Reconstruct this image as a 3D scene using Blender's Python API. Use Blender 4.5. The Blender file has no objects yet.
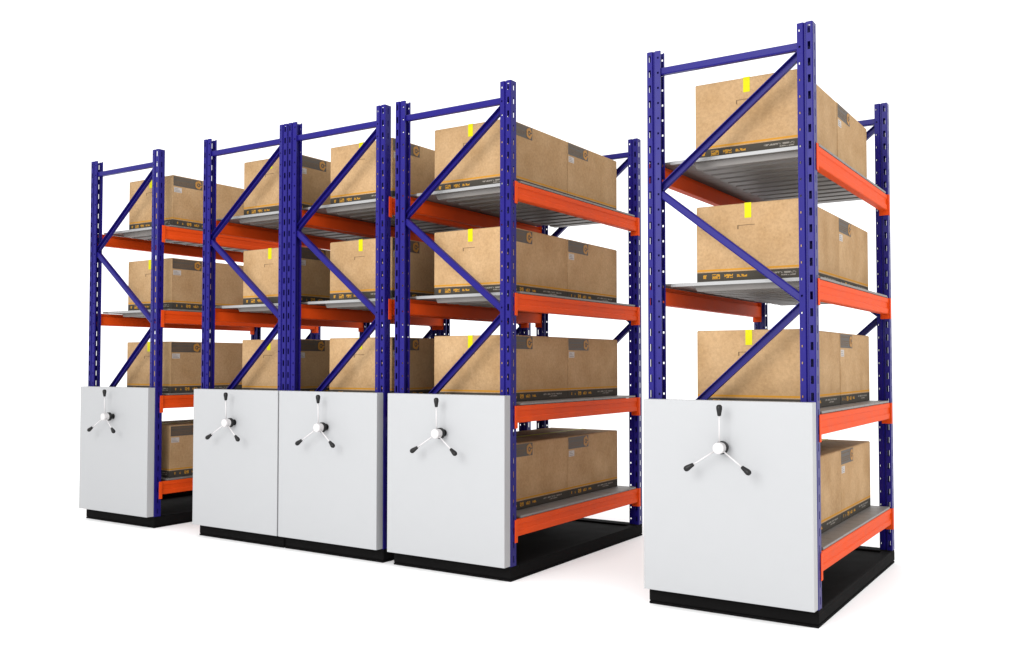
import bpy, bmesh, math, random
from mathutils import Vector, Matrix
random.seed(7)
S = bpy.context.scene
C = S.collection
PI = math.pi

# ------------------------------------------------------------------ materials
def mat(name, color, rough=.5, metal=0., spec=.5, bump=0., bscale=40., var=0., coat=0.):
    if 'floor' not in name: color = tuple(c*.79 for c in color)
    m = bpy.data.materials.new(name); m.use_nodes = True
    nt = m.node_tree; b = nt.nodes['Principled BSDF']
    b.inputs['Roughness'].default_value = rough
    b.inputs['Metallic'].default_value = metal
    b.inputs['Specular IOR Level'].default_value = spec
    b.inputs['Coat Weight'].default_value = coat
    b.inputs['Base Color'].default_value = (*color, 1)
    tc = nt.nodes.new('ShaderNodeTexCoord')
    if var:
        n = nt.nodes.new('ShaderNodeTexNoise'); n.inputs['Scale'].default_value = 9; n.inputs['Detail'].default_value = 6
        nt.links.new(tc.outputs['Object'], n.inputs['Vector'])
        r = nt.nodes.new('ShaderNodeMapRange'); r.inputs[1].default_value = .3; r.inputs[2].default_value = .7
        r.inputs[3].default_value = 1-var; r.inputs[4].default_value = 1+var
        nt.links.new(n.outputs['Fac'], r.inputs[0])
        v = nt.nodes.new('ShaderNodeVectorMath'); v.operation = 'SCALE'; v.inputs[0].default_value = color
        nt.links.new(r.outputs[0], v.inputs['Scale']); nt.links.new(v.outputs[0], b.inputs['Base Color'])
        r2 = nt.nodes.new('ShaderNodeMapRange'); r2.inputs[3].default_value = max(.05, rough-.08); r2.inputs[4].default_value = rough+.1
        nt.links.new(n.outputs['Fac'], r2.inputs[0]); nt.links.new(r2.outputs[0], b.inputs['Roughness'])
    if bump:
        n = nt.nodes.new('ShaderNodeTexNoise'); n.inputs['Scale'].default_value = bscale; n.inputs['Detail'].default_value = 4
        nt.links.new(tc.outputs['Object'], n.inputs['Vector'])
        bp = nt.nodes.new('ShaderNodeBump'); bp.inputs['Strength'].default_value = bump; bp.inputs['Distance'].default_value = .002
        nt.links.new(n.outputs['Fac'], bp.inputs['Height']); nt.links.new(bp.outputs[0], b.inputs['Normal'])
    return m

M = {}
M['blue'] = mat('blue_powder_coat', (.011, .007, .150), .36, spec=.15, bump=.05, bscale=300, var=.06)
M['orange'] = mat('orange_powder_coat', (.76, .074, .006), .55, spec=.09, bump=.05, bscale=300, var=.06)
M['white'] = mat('white_panel_paint', (.418, .423, .432), .45, spec=.25, bump=.012, bscale=30, var=.004)
M['galv'] = mat('galvanised_sheet', (.195, .180, .168), .5, metal=.1, bump=.05, bscale=80, var=.10)
M['lit_zinc'] = mat('lit_zinc_edge', (.34, .34, .34), .4, spec=.4, var=.04)  # paler than the deck sheet: key light on the lip put into the colour
M['black'] = mat('black_plinth_paint', (.007, .0066, .0066), .75, spec=.03, bump=.08, bscale=150, var=.1)
M['knob'] = mat('black_plastic', (.008, .008, .008), .4, spec=.25)
M['spoke'] = mat('white_enamel', (.62, .6, .6), .3)
M['tape'] = mat('yellow_tape', (.60, .57, .002), .5, spec=.1)
M['label'] = mat('dark_brown_print', (.075, .058, .042), .6, var=.18)
M['ink'] = mat('orange_print', (.42, .19, .02), .6)
M['pale'] = mat('pale_print', (.30, .27, .22), .6)
M['paper'] = mat('grey_white_sticker', (.50, .46, .43), .6)
M['faded'] = mat('faded_grey_print', (.20, .17, .14), .7)
M['slot'] = mat('cut_shadow_and_text_brown', (.16, .095, .045), .9)  # shade of the hand-hole cut painted brown; label text shares the colour
M['floor'] = mat('white_studio_floor', (.985, .985, .985), .9, spec=.05)

BW, BL, BH = .518, .676, .374
def cardboard():
    m = bpy.data.materials.new('printed_cardboard'); m.use_nodes = True
    nt = m.node_tree; N = nt.nodes; L = nt.links; b = N['Principled BSDF']
    b.inputs['Roughness'].default_value = .8; b.inputs['Specular IOR Level'].default_value = .08
    tc = N.new('ShaderNodeTexCoord'); sx = N.new('ShaderNodeSeparateXYZ'); L.new(tc.outputs['Object'], sx.inputs[0])
    oi = N.new('ShaderNodeObjectInfo')
    off = N.new('ShaderNodeVectorMath'); off.operation = 'ADD'
    sc = N.new('ShaderNodeVectorMath'); sc.operation = 'SCALE'; sc.inputs[0].default_value = (13, 7, 5)
    L.new(oi.outputs['Random'], sc.inputs['Scale']); L.new(tc.outputs['Object'], off.inputs[0]); L.new(sc.outputs[0], off.inputs[1])
    n1 = N.new('ShaderNodeTexNoise'); n1.inputs['Scale'].default_value = 6; n1.inputs['Detail'].default_value = 5
    n2 = N.new('ShaderNodeTexNoise'); n2.inputs['Scale'].default_value = 70; n2.inputs['Detail'].default_value = 5; n2.inputs['Roughness'].default_value = .7
    L.new(off.outputs[0], n1.inputs[0]); L.new(off.outputs[0], n2.inputs[0])
    r1 = N.new('ShaderNodeValToRGB'); e = r1.color_ramp.elements
    e[0].position = .3; e[0].color = (.330, .203, .097, 1); e[1].position = .72; e[1].color = (.420, .276, .147, 1)
    L.new(n1.outputs[0], r1.inputs[0])
    r2 = N.new('ShaderNodeMapRange'); r2.inputs[1].default_value = .35; r2.inputs[2].default_value = .65; r2.inputs[3].default_value = .87; r2.inputs[4].default_value = 1.09
    L.new(n2.outputs[0], r2.inputs[0])
    # rare dark flecks of the recycled fibre
    vo = N.new('ShaderNodeTexVoronoi'); vo.inputs['Scale'].default_value = 26; L.new(off.outputs[0], vo.inputs['Vector'])
    fl = N.new('ShaderNodeMapRange'); fl.inputs[1].default_value = .05; fl.inputs[2].default_value = .11; fl.inputs[3].default_value = .82; fl.inputs[4].default_value = 1
    L.new(vo.outputs['Distance'], fl.inputs[0])
    mu0 = N.new('ShaderNodeMath'); mu0.operation = 'MULTIPLY'; L.new(r2.outputs[0], mu0.inputs[0]); L.new(fl.outputs[0], mu0.inputs[1])
    rr = N.new('ShaderNodeMapRange'); rr.inputs[3].default_value = .93; rr.inputs[4].default_value = 1.05; L.new(oi.outputs['Random'], rr.inputs[0])
    mu = N.new('ShaderNodeMath'); mu.operation = 'MULTIPLY'; L.new(mu0.outputs[0], mu.inputs[0]); L.new(rr.outputs[0], mu.inputs[1])
    kr = N.new('ShaderNodeVectorMath'); kr.operation = 'SCALE'; L.new(r1.outputs[0], kr.inputs[0]); L.new(mu.outputs[0], kr.inputs['Scale'])
    def below(v, z0, z1):   # 1 where z0 < z < z1
        a = N.new('ShaderNodeMath'); a.operation = 'GREATER_THAN'; a.inputs[1].default_value = z0; L.new(sx.outputs['Z'], a.inputs[0])
        c = N.new('ShaderNodeMath'); c.operation = 'LESS_THAN'; c.inputs[1].default_value = z1; L.new(sx.outputs['Z'], c.inputs[0])
        d = N.new('ShaderNodeMath'); d.operation = 'MULTIPLY'; L.new(a.outputs[0], d.inputs[0]); L.new(c.outputs[0], d.inputs[1]); return d
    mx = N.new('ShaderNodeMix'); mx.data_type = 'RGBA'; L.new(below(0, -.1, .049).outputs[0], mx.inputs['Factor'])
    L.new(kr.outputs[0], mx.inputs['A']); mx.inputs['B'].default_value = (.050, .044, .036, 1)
    my = N.new('ShaderNodeMix'); my.data_type = 'RGBA'; L.new(below(0, .055, .064).outputs[0], my.inputs['Factor'])
    L.new(mx.outputs['Result'], my.inputs['A']); my.inputs['B'].default_value = (.43, .20, .025, 1)
    # illegible little words and pictograms printed on the dark band
    def mth(op, a, b_=None, c=None):
        m_ = N.new('ShaderNodeMath'); m_.operation = op
        for k, v in enumerate((a, b_, c)):
            if v is None: continue
            if hasattr(v, 'links'): L.new(v, m_.inputs[k])
            else: m_.inputs[k].default_value = v
        return m_.outputs[0]
    def rng(v, c, h): return mth('LESS_THAN', mth('ABSOLUTE', mth('SUBTRACT', v, c)), h)
    ge = N.new('ShaderNodeNewGeometry'); vt = N.new('ShaderNodeVectorTransform'); vt.vector_type = 'NORMAL'; vt.convert_from = 'WORLD'; vt.convert_to = 'OBJECT'
    L.new(ge.outputs['True Normal'], vt.inputs[0]); sn = N.new('ShaderNodeSeparateXYZ'); L.new(vt.outputs[0], sn.inputs[0])
    onx = mth('GREATER_THAN', mth('ABSOLUTE', sn.outputs['X']), .7); ony = mth('GREATER_THAN', mth('ABSOLUTE', sn.outputs['Y']), .7)
    ux = mth('ADD', mth('MULTIPLY', sx.outputs['X'], mth('MULTIPLY', sn.outputs['Y'], -1)), BW/2)   # along the face, from its left end
    uy = mth('ADD', mth('MULTIPLY', sx.outputs['Y'], sn.outputs['X']), BL/2)
    cmb = N.new('ShaderNodeCombineXYZ'); L.new(mth('ADD', mth('MULTIPLY', ux, ony), mth('MULTIPLY', uy, onx)), cmb.inputs[0]); L.new(sx.outputs['Z'], cmb.inputs[2])
    gl = N.new('ShaderNodeTexNoise'); gl.inputs['Scale'].default_value = 105; gl.inputs['Detail'].default_value = 2; L.new(cmb.outputs[0], gl.inputs['Vector'])
    ink = mth('GREATER_THAN', gl.outputs[0], .46)
    def words(u, on, seq, zc):
        t = None
        for u0, u1, h in seq:
            w_ = mth('MULTIPLY', rng(u, (u0+u1)/2, (u1-u0)/2), rng(sx.outputs['Z'], zc, h/2)); t = w_ if t is None else mth('MAXIMUM', t, w_)
        return mth('MULTIPLY', t, on)
    wo = mth('MAXIMUM', words(ux, ony, [(.034, .052, .018), (.080, .120, .024), (.142, .185, .019), (.205, .255, .013)], .028),
             words(uy, onx, [(.040, .050, .016), (.084, .094, .018), (.126, .166, .024), (.192, .236, .018), (.262, .304, .013)], .028))
    wp_ = mth('MAXIMUM', mth('MAXIMUM', words(ux, ony, [(.345, .490, .008)], .033), words(uy, onx, [(.385, .600, .008)], .033)),
              mth('MAXIMUM', words(ux, ony, [(.42, .490, .006)], .021), words(uy, onx, [(.45, .55, .006)], .021)))
    mo = N.new('ShaderNodeMix'); mo.data_type = 'RGBA'; L.new(mth('MULTIPLY', wo, ink), mo.inputs['Factor']); L.new(my.outputs['Result'], mo.inputs['A']); mo.inputs['B'].default_value = (.40, .20, .025, 1)
    mp = N.new('ShaderNodeMix'); mp.data_type = 'RGBA'; L.new(mth('MULTIPLY', wp_, ink), mp.inputs['Factor']); L.new(mo.outputs['Result'], mp.inputs['A']); mp.inputs['B'].default_value = (.21, .19, .165, 1)
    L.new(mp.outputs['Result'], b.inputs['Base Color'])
    bp = N.new('ShaderNodeBump'); bp.inputs['Strength'].default_value = .35; bp.inputs['Distance'].default_value = .004
    ad = N.new('ShaderNodeMath'); ad.operation = 'MULTIPLY_ADD'; ad.inputs[1].default_value = 3; L.new(n1.outputs[0], ad.inputs[0]); L.new(n2.outputs[0], ad.inputs[2])
    L.new(ad.outputs[0], bp.inputs['Height']); L.new(bp.outputs[0], b.inputs['Normal'])
    return m
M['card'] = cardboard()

# ------------------------------------------------------------------ helpers
def obj(name, bm, m, parent=None, off=(0, 0, 0), smooth=False):
    me = bpy.data.meshes.new(name)
    bmesh.ops.recalc_face_normals(bm, faces=bm.faces)
    if off != (0, 0, 0): bmesh.ops.translate(bm, verts=bm.verts, vec=off)
    bm.to_mesh(me); bm.free(); me.materials.append(m)
    if smooth:
        for p in me.polygons: p.use_smooth = True
    o = bpy.data.objects.new(name, me); C.objects.link(o)
    if parent: o.parent = parent
    return o
def box(bm, x0, x1, y0, y1, z0, z1, bev=0, seg=1):
    r = bmesh.ops.create_cube(bm, size=1)
    vs = r['verts']
    for v in vs:
        v.co = ((x0+x1)/2+v.co.x*(x1-x0), (y0+y1)/2+v.co.y*(y1-y0), (z0+z1)/2+v.co.z*(z1-z0))
    if bev:
        es = list({e for v in vs for e in v.link_edges})
        bmesh.ops.bevel(bm, geom=es, offset=bev, segments=seg, affect='EDGES', profile=.5)
    return bm
def B(*a, **k):
    return box(bmesh.new(), *a, **k)
def prism_path(bm, sect, p, q, nrm):
    """sweep a closed section (list of (a,b)) from p to q; a runs along side vector, b along nrm"""
    p, q, nrm = Vector(p), Vector(q), Vector(nrm); d = (q-p).normalized(); s = d.cross(nrm).normalized()
    va = [bm.verts.new(p+s*a+nrm*b) for a, b in sect]; vb = [bm.verts.new(q+s*a+nrm*b) for a, b in sect]
    n = len(sect)
    for i in range(n): bm.faces.new((va[i], va[(i+1) % n], vb[(i+1) % n], vb[i]))
    bm.faces.new(va); bm.faces.new(vb[::-1]); return bm
def lathe(bm, prof, axis_p, axis_d, n=24):
    d = Vector(axis_d).normalized(); a = d.orthogonal().normalized(); b = d.cross(a); P = Vector(axis_p); rings = []
    for t, r in prof:
        rings.append([bm.verts.new(P+d*t+(a*math.cos(2*PI*i/n)+b*math.sin(2*PI*i/n))*max(r, 1e-4)) for i in range(n)])
    for A_, B_ in zip(rings, rings[1:]):
        for i in range(n): bm.faces.new((A_[i], A_[(i+1) % n], B_[(i+1) % n], B_[i]))
    bm.faces.new(rings[0]); bm.faces.new(rings[-1][::-1]); return bm
def tag(o, label, cat, group=None, kind=None):
    if label: o['label'] = label
    if cat: o['category'] = cat
    if group: o['group'] = group
    if kind: o['kind'] = kind

# ------------------------------------------------------------------ dimensions (metres, fitted to the photograph)
W, YF, YB, H = .811, .0595, 1.698, 2.70
UD, UW = .0715, .0589
HB = .079
ZB = [2.1551, 1.5459, .9347, .3227]
XS = [-4.6214, -3.3227, -2.5023, -1.6129, 0.0]
O = Vector((-W/2, (YF+YB)/2, 0))      # origin of a rack inside its own frame
OFF = tuple(-O)

# ------------------------------------------------------------------ perforated upright (open channel with slots)
def upright_mesh(side):
    prof = [(-UD+.001, .014), (-UD, .0035), (-.0440, 0), (-.0395, .0085), (-.0335, .0085), (-.0295, 0), (-.0040, 0), (0, .004)]
    prof = prof + [(x, UW-y) for x, y in prof[::-1]]
    if side < 0: prof = [(-x, y) for x, y in prof]
    # hole columns per strip index: (centre fraction, width, height, z offset)
    holes = {1: (.44, .009, .0085, 0), 5: (.50, .0125, .036, 0), 7: (.50, .009, .036, .0), 9: (.50, .0125, .036, 0), 13: (.56, .009, .0085, 0)}
    z0, z1, pitch, first = HB, H, .075, H-.034
    bm = bmesh.new()
    centres = []; z = first
    while z > z0+.03: centres.append(z); z -= pitch
    centres = centres[::-1]
    zl = [z0]
    marks = []
    for c in centres:
        marks += [c-.018, c-.005, c+.005, c+.018]
    zl = [z0]+marks+[z1]
    for s in range(len(prof)-1):
        p, q = Vector((*prof[s], 0)), Vector((*prof[s+1], 0)); ln = (q-p).length
        h = holes.get(s)
        if h:
            a = h[0]-h[1]/ln/2; c = h[0]+h[1]/ln/2; us = [0, a, c, 1]
        else: us = [0, 1]
        grid = [[bm.verts.new((p.x+(q.x-p.x)*u, p.y+(q.y-p.y)*u, zz)) for u in us] for zz in zl]
        for j in range(len(zl)-1):
            ph = (j-1) % 4 if 0 < j < len(zl)-2 else 3      # 0 lower slot, 1 middle, 2 upper slot, 3 between
            for i in range(len(us)-1):
                if h and i == 1:
                    if h[2] > .02 and ph in (0, 1, 2): continue
                    if h[2] < .02 and ph == 1: continue
                bm.faces.new((grid[j][i], grid[j][i+1], grid[j+1][i+1], grid[j+1][i]))
    bmesh.ops.remove_doubles(bm, verts=bm.verts, dist=1e-5)
    bmesh.ops.recalc_face_normals(bm, faces=bm.faces)
    bmesh.ops.solidify(bm, geom=bm.faces[:], thickness=.0022)
    me = bpy.data.meshes.new('upright'); bm.to_mesh(me); bm.free(); me.materials.append(M['blue']); return me
UPR = {1: upright_mesh(1), -1: upright_mesh(-1)}

# ------------------------------------------------------------------ one rack with its parts
def make_rack():
    root = bpy.data.objects.new('mobile_rack', None); C.objects.link(root)
    root.empty_display_size = .2
    # plinth: rim frame with a sunken tray
    bm = bmesh.new()
    box(bm, -W, 0, YF, YB, .012, HB-.012, bev=.006)
    for a in ((-W+.001, -.001, YF+.001, YF+.09), (-W+.001, -.001, YB-.09, YB-.001)): box(bm, *a, HB-.03, HB, bev=.004)
    box(bm, -W+.001, -W+.030, YF+.0905, YB-.0905, HB-.03, HB+.030, bev=.003)
    box(bm, -.055, -.001, YF+.0905, YB-.0905, HB-.03, HB-.001, bev=.003)
    box(bm, -W+.0015, -.0015, YF+.0015, YB-.0015, .001, .0115)
    obj('plinth', bm, M['black'], root, OFF)
    # uprights
    for side, x in ((1, 0), (-1, -W)):
        for y in (YF, YB-UW):
            o = bpy.data.objects.new('upright', UPR[side]); C.objects.link(o); o.parent = root
            o.location = Vector((x, y, 0))-O
    # bracing of the front and rear frames
    sec = [(-.0175, -.012), (-.0175, .012), (-.012, .0165), (.012, .0165), (.0175, .012), (.0175, -.012), (.0145, -.012), (.0145, .010), (-.0145, .010), (-.0145, -.012)]
    xl, xr = -W+.060, -.060
    for yc in (YF+UW/2, YB-UW/2):
        for z in ((2.600, .150) if yc < 1 else (2.600,)):
            obj('horizontal_brace', prism_path(bmesh.new(), sec, (xl, yc, z), (xr, yc, z), (0, -1, 0)), M['blue'], root, OFF)
        nodes = [(xr-.006, 2.566), (xl+.006, 2.010), (xr-.006, 1.440), (xl+.006, .800), (xr-.006, .26)]
        for k, (a, b) in enumerate(zip(nodes, nodes[1:] if yc < 1 else nodes[1:-1])):
            za, zb = a[1]-(.016 if k else 0), b[1]+.014
            obj('diagonal_brace', prism_path(bmesh.new(), sec, (a[0], yc+.0015*(k % 2), za), (b[0], yc+.0015*(k % 2), zb), (0, -1 if k % 2 else 1, 0)), M['blue'], root, OFF)
        # bolts through the uprights at the brace ends are too small to model apart
    # beams: closed step section with a rolled groove along the face, connector plates at both ends
    def bsec(s):   # s=+1 right side (outer face at x=0), -1 left
        a = [(-.008, 0), (-.004, -.004), (-.004, -.024), (-.009, -.029), (-.009, -.058), (-.004, -.063), (-.004, -.088), (-.008, -.092), (-.046, -.092), (-.048, -.088),
             (-.048, -.0262), (-.030, -.0262), (-.028, -.001)]
        return a
    for z in ZB:
        for side, x0 in ((1, 0.0), (-1, -W)):
            bm = bmesh.new(); y0, y1 = YF+UW+.005, YB-UW-.005
            va = [bm.verts.new((x0+side*a, y0, z+b-.001)) for a, b in bsec(1)]; vb = [bm.verts.new((x0+side*a, y1, z+b-.001)) for a, b in bsec(1)]
            n = len(va)
            for i in range(n): bm.faces.new((va[i], va[(i+1) % n], vb[(i+1) % n], vb[i]))
            bm.faces.new(va); bm.faces.new(vb[::-1])
            beam = obj('beam', bm, M['orange'], root, OFF)
            for ya, yb_, yh in ((YF+UW+.0005, YF+UW+.0045, (YF+.036, YF+UW+.0045)), (YB-UW-.0045, YB-UW-.0005, (YB-UW-.0045, YB-.036))):
                bm = bmesh.new()
                xa, xb = (x0-.050, x0) if side > 0 else (x0, x0+.050)
                box(bm, xa, xb, ya, yb_, z-.122, z, bev=.001)
                xa, xb = (x0+.0014, x0+.0048) if side > 0 else (x0-.0048, x0-.0014)
                box(bm, xa, xb, yh[0], yh[1], z-.122, z, bev=.001)
                c = obj('connector', bm, M['orange'], beam, OFF)
    # shelf decks
    for z in ZB:
        t = z+.013; bm = bmesh.new(); y0, y1 = YF+UW+.052, YB-UW-.03
        x0, x1 = -W+.006, -.006
        n = 12; pw = (y1-y0)/n
        for k in range(n):                                       # twelve planks, each a shallow tray turned down at its long edges
            a, b = y0+k*pw+.0008, y0+(k+1)*pw-.0008
            box(bm, x0, x1, a, b, t-.0115, t, bev=.0015)
            # stiffening channel under the plank
            xa, xb = x0+.175, x1-.060
            lo = [(a+(.016 if k else .045), t-.012), (a+(.021 if k else .050), t-.040), (b-.021, t-.040), (b-.016, t-.012)]
            va = [bm.verts.new((xa+(.012 if j in (1, 2) else 0), y, zz)) for j, (y, zz) in enumerate(lo)]
            vb = [bm.verts.new((xb-(.012 if j in (1, 2) else 0), y, zz)) for j, (y, zz) in enumerate(lo)]
            for i in range(4): bm.faces.new((va[i], va[(i+1) % 4], vb[(i+1) % 4], vb[i]))
            bm.faces.new(va); bm.faces.new(vb[::-1])
        dk = obj('shelf_deck', bm, M['galv'], root, OFF)
        obj('front_lip', B(x0+.07, x1-.07, y0-.003, y0, t-.0165, t+.0005, bev=.0008), M['lit_zinc'], dk, OFF)
    # front panel
    obj('front_panel', B(-.8095, -.001, 0.0, YF-.002, .083, .992, bev=.0025, seg=2), M['white'], root, OFF)
    # handwheel
    hx, hz = -.402, .780
    bm = bmesh.new()
    lathe(bm, [(-.001, .020), (.003, .020), (.005, .013), (.0255, .013), (.027, .0285), (.029, .0305), (.042, .0305), (.0445, .0285), (.046, .024)], (hx, .001, hz), (0, -1, 0), 32)
    wheel = obj('handwheel', bm, M['knob'], root, OFF)
    obj('hub_cap', lathe(bmesh.new(), [(.044, .0235), (.048, .0255), (.078, .0265), (.0845, .0250), (.0875, .0200), (.0880, .004)], (hx, 0, hz), (0, -1, 0), 32), M['spoke'], wheel, OFF)
    for dx, dz, sl in ((.004, .192, -.05), (-.156, -.104, -.15), (.150, -.104, -.15)):
        r = math.hypot(dx, dz); d = Vector((dx/r, sl, dz/r)).normalized(); p = Vector((hx, -.066, hz))
        obj('spoke', lathe(bmesh.new(), [(.024, .0036), (r-.03, .0033)], p, d, 12), M['spoke'], wheel, OFF, smooth=True)
        obj('grip', lathe(bmesh.new(), [(r-.046, .0065), (r-.044, .0085), (r-.030, .0105), (r-.014, .0135), (r-.004, .0135), (r+.003, .0095), (r+.005, .004)], p, d, 16), M['knob'], wheel, OFF, smooth=True)
    return root

def kids(o): return [c for c in bpy.data.objects if c.parent == o]
def copy_tree(o, parent=None):
    c = o.copy(); C.objects.link(c); c.parent = parent
    for ch in kids(o): copy_tree(ch, c)
    return c

racks = []
proto = make_rack()
rack_labels = ['leftmost and farthest blue and orange rack, a wide gap before its neighbour',
               'blue and orange rack second from the left, its right side against the next rack',
               'middle blue and orange rack, third from the left, between two close neighbours',
               'blue and orange rack fourth from the left, its orange side beams in open view',
               'nearest and tallest looking blue and orange rack, standing apart at the right']
for i, x in enumerate(XS):
    r = proto if i == 0 else copy_tree(proto)
    r.location = Vector((x, 0, 0))+O
    tag(r, rack_labels[i], 'shelving rack', 'mobile racks with white handwheel panels')
    racks.append(r)

# ------------------------------------------------------------------ cardboard box
BW, BL, BH = .518, .676, .374
def make_box():
    """origin at the centre of the bottom; front face looks to -Y"""
    bm = bmesh.new(); x0, x1, y0, y1 = -BW/2, BW/2, -BL/2, BL/2
    box(bm, x0, x1, y0, y1, 0, BH, bev=.0035, seg=2)
    body = obj('cardboard_box', bm, M['card'])
    # flaps meeting along the top
    bm = bmesh.new()
    box(bm, -.0015-BW/2+.004, -.0015, y0+.004, y1-.004, BH-.001, BH+.0022, bev=.001)
    box(bm, .0015, BW/2-.004, y0+.004, y1-.004, BH-.001, BH+.0022, bev=.001)
    obj('top_flaps', bm, M['card'], body)
    # tape over the seam, folded down the front and back
    bm = bmesh.new(); tw = .0165
    tx = .003
    box(bm, tx-tw, tx+tw, y0-.0012, y1+.0012, BH+.0022, BH+.0032)
    box(bm, tx-tw, tx+tw, y0-.0013, y0+.0005, BH-.070, BH+.0030)
    box(bm, tx-tw, tx+tw, y1-.0005, y1+.0013, BH-.070, BH+.0030)
    obj('tape', bm, M['tape'], body)
    # hand hole flap on both short ends: a thin cut line with a notch
    for s in (-1, 1):
        ys = y0-.0006 if s < 0 else y1-.0004
        bm = bmesh.new()
        box(bm, -.050, .036, ys, ys+.001, .2685, .2715)
        box(bm, -.050, -.044, ys, ys+.001, .2520, .2685)
        obj('hand_hole_cut', bm, M['slot'], body)
    # printed label and emblem on both long sides
    for s in (1, -1):
        xs = x1-.0004 if s > 0 else x0-.0006
        def P(u0, u1, z0, z1, d=0.):     # u from the near end for s=1, mirrored on the other side
            a, b = (y0+u0, y0+u1) if s > 0 else (y1-u1, y1-u0)
            e = d*s
            return (xs+e, xs+e+.001, a, b, z0, z1)
        lb = obj('printed_label', box(bmesh.new(), *P(.004, .262, BH-.076, BH-.004)), M['label'], body)
        bm = bmesh.new(); rnd = random.Random(3)
        for zz, n in ((BH-.060, 10), (BH-.050, 14), (BH-.040, 12), (BH-.018, 9)):
            u = .014
            for _ in range(n):
                w = rnd.uniform(.006, .02)
                if u+w > .188: break
                box(bm, *P(u, u+w, zz-.002, zz+.0015, .0006)); u += w+.004
        obj('label_text', bm, M['slot'], lb)
        # ring emblem
        bm = bmesh.new(); uc, zc = .226, BH-.040; n = 20
        yc = y0+uc if s > 0 else y1-uc; xe = xs+.0019 if s > 0 else xs-.0009
        ring = []
        for i in range(n):
            a = 2*PI*i/n; R_ = .030*(1+.07*math.cos(5*a)); ring.append((R_*math.cos(a), R_*1.04*math.sin(a), .0150*math.cos(a), .0150*math.sin(a)))
        vo = [bm.verts.new((xe, yc+a, zc+b)) for a, b, c, d in ring]; vi = [bm.verts.new((xe, yc+c, zc+d)) for a, b, c, d in ring]
        for i in range(n):
            if i == 0: continue
            bm.faces.new((vo[i], vo[(i+1) % n], vi[(i+1) % n], vi[i]))
        t3 = [bm.verts.new((xe, yc+a, zc+b)) for a, b in ((-.006, -.008), (.008, 0), (-.006, .008))]; bm.faces.new(t3)
        g = bmesh.ops.extrude_face_region(bm, geom=bm.faces[:])
        bmesh.ops.translate(bm, verts=[v for v in g['geom'] if isinstance(v, bmesh.types.BMVert)], vec=(.0006*s, 0, 0))
        obj('ring_emblem', bm, M['ink'], lb)
        st = obj('shipping_sticker', box(bmesh.new(), *P(.010, .078, BH-.122, BH-.086)), M['paper'], body)
        bm = bmesh.new()
        for k in range(3): box(bm, *P(.016, .070-k*.012, BH-.1165+k*.010, BH-.1135+k*.010, .0005))
        obj('sticker_text', bm, M['faded'], st)
    return body

bproto = make_box()
shelf_name = ['top shelf', 'upper middle shelf', 'lower middle shelf', 'bottom shelf']
rack_name = ['leftmost rack', 'second rack from the left', 'middle rack', 'fourth rack from the left', 'separate rack at the right']
dxr = [.062, .040, .032, -.018, .004]
first = True
for i in range(5):
    for s in range(4):
        for k in range(2):
            if s == 3 and i in (1, 2): continue
            b = bproto if first else copy_tree(bproto)
            first = False
            jx, jr = random.uniform(-.0015, .0015), random.uniform(-.002, .002)
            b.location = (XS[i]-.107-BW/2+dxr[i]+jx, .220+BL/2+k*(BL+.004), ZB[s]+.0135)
            b.rotation_euler = (0, 0, jr)
            pos = 'front' if k == 0 else 'rear'
            tag(b, f'{pos} cardboard box on the {shelf_name[s]} of the {rack_name[i]}', 'cardboard box', 'cardboard boxes stored on the rack shelves')

# ------------------------------------------------------------------ floor
bm = bmesh.new(); bmesh.ops.create_grid(bm, x_segments=1, y_segments=1, size=400)
fl = obj('floor', bm, M['floor']); tag(fl, None, None, kind='structure')

# ------------------------------------------------------------------ light
w = bpy.data.worlds.new('World'); S.world = w; w.use_nodes = True
bg = w.node_tree.nodes['Background']; bg.inputs[0].default_value = (1, 1, 1, 1); bg.inputs[1].default_value = 1.46
def area(name, loc, target, size, power, col=(1, 1, 1)):
    l = bpy.data.lights.new(name, 'AREA'); l.shape = 'SQUARE'; l.size = size; l.energy = power; l.color = col
    o = bpy.data.objects.new(name, l); C.objects.link(o); o.location = loc
    o.rotation_euler = (Vector(target)-Vector(loc)).to_track_quat('-Z', 'Y').to_euler(); return o
area('added_side_fill', (4.2, 1.0, 4.2), (.3, 1.2, .3), 2.4, 44)  # unseen fill lamp, added to lighten the floor shadow beside the right rack
area('key_softbox', (-1.3, -6.2, 3.3), (-1.6, .5, 1.3), 3.6, 405)

# ------------------------------------------------------------------ camera
cam = bpy.data.cameras.new('Camera'); co = bpy.data.objects.new('Camera', cam); C.objects.link(co)
cam.sensor_width = 36; cam.lens = 940.65/1024*36; cam.clip_end = 2000; cam.clip_start = .05
co.location = (1.1413, -4.167, 1.163); co.rotation_euler = (PI/2+.0325, 0, .5762)
S.camera = co
S.view_settings.view_transform = 'Standard'; S.view_settings.look = 'None'; S.view_settings.exposure = 0; S.view_settings.gamma = 1
S.render.film_transparent = False
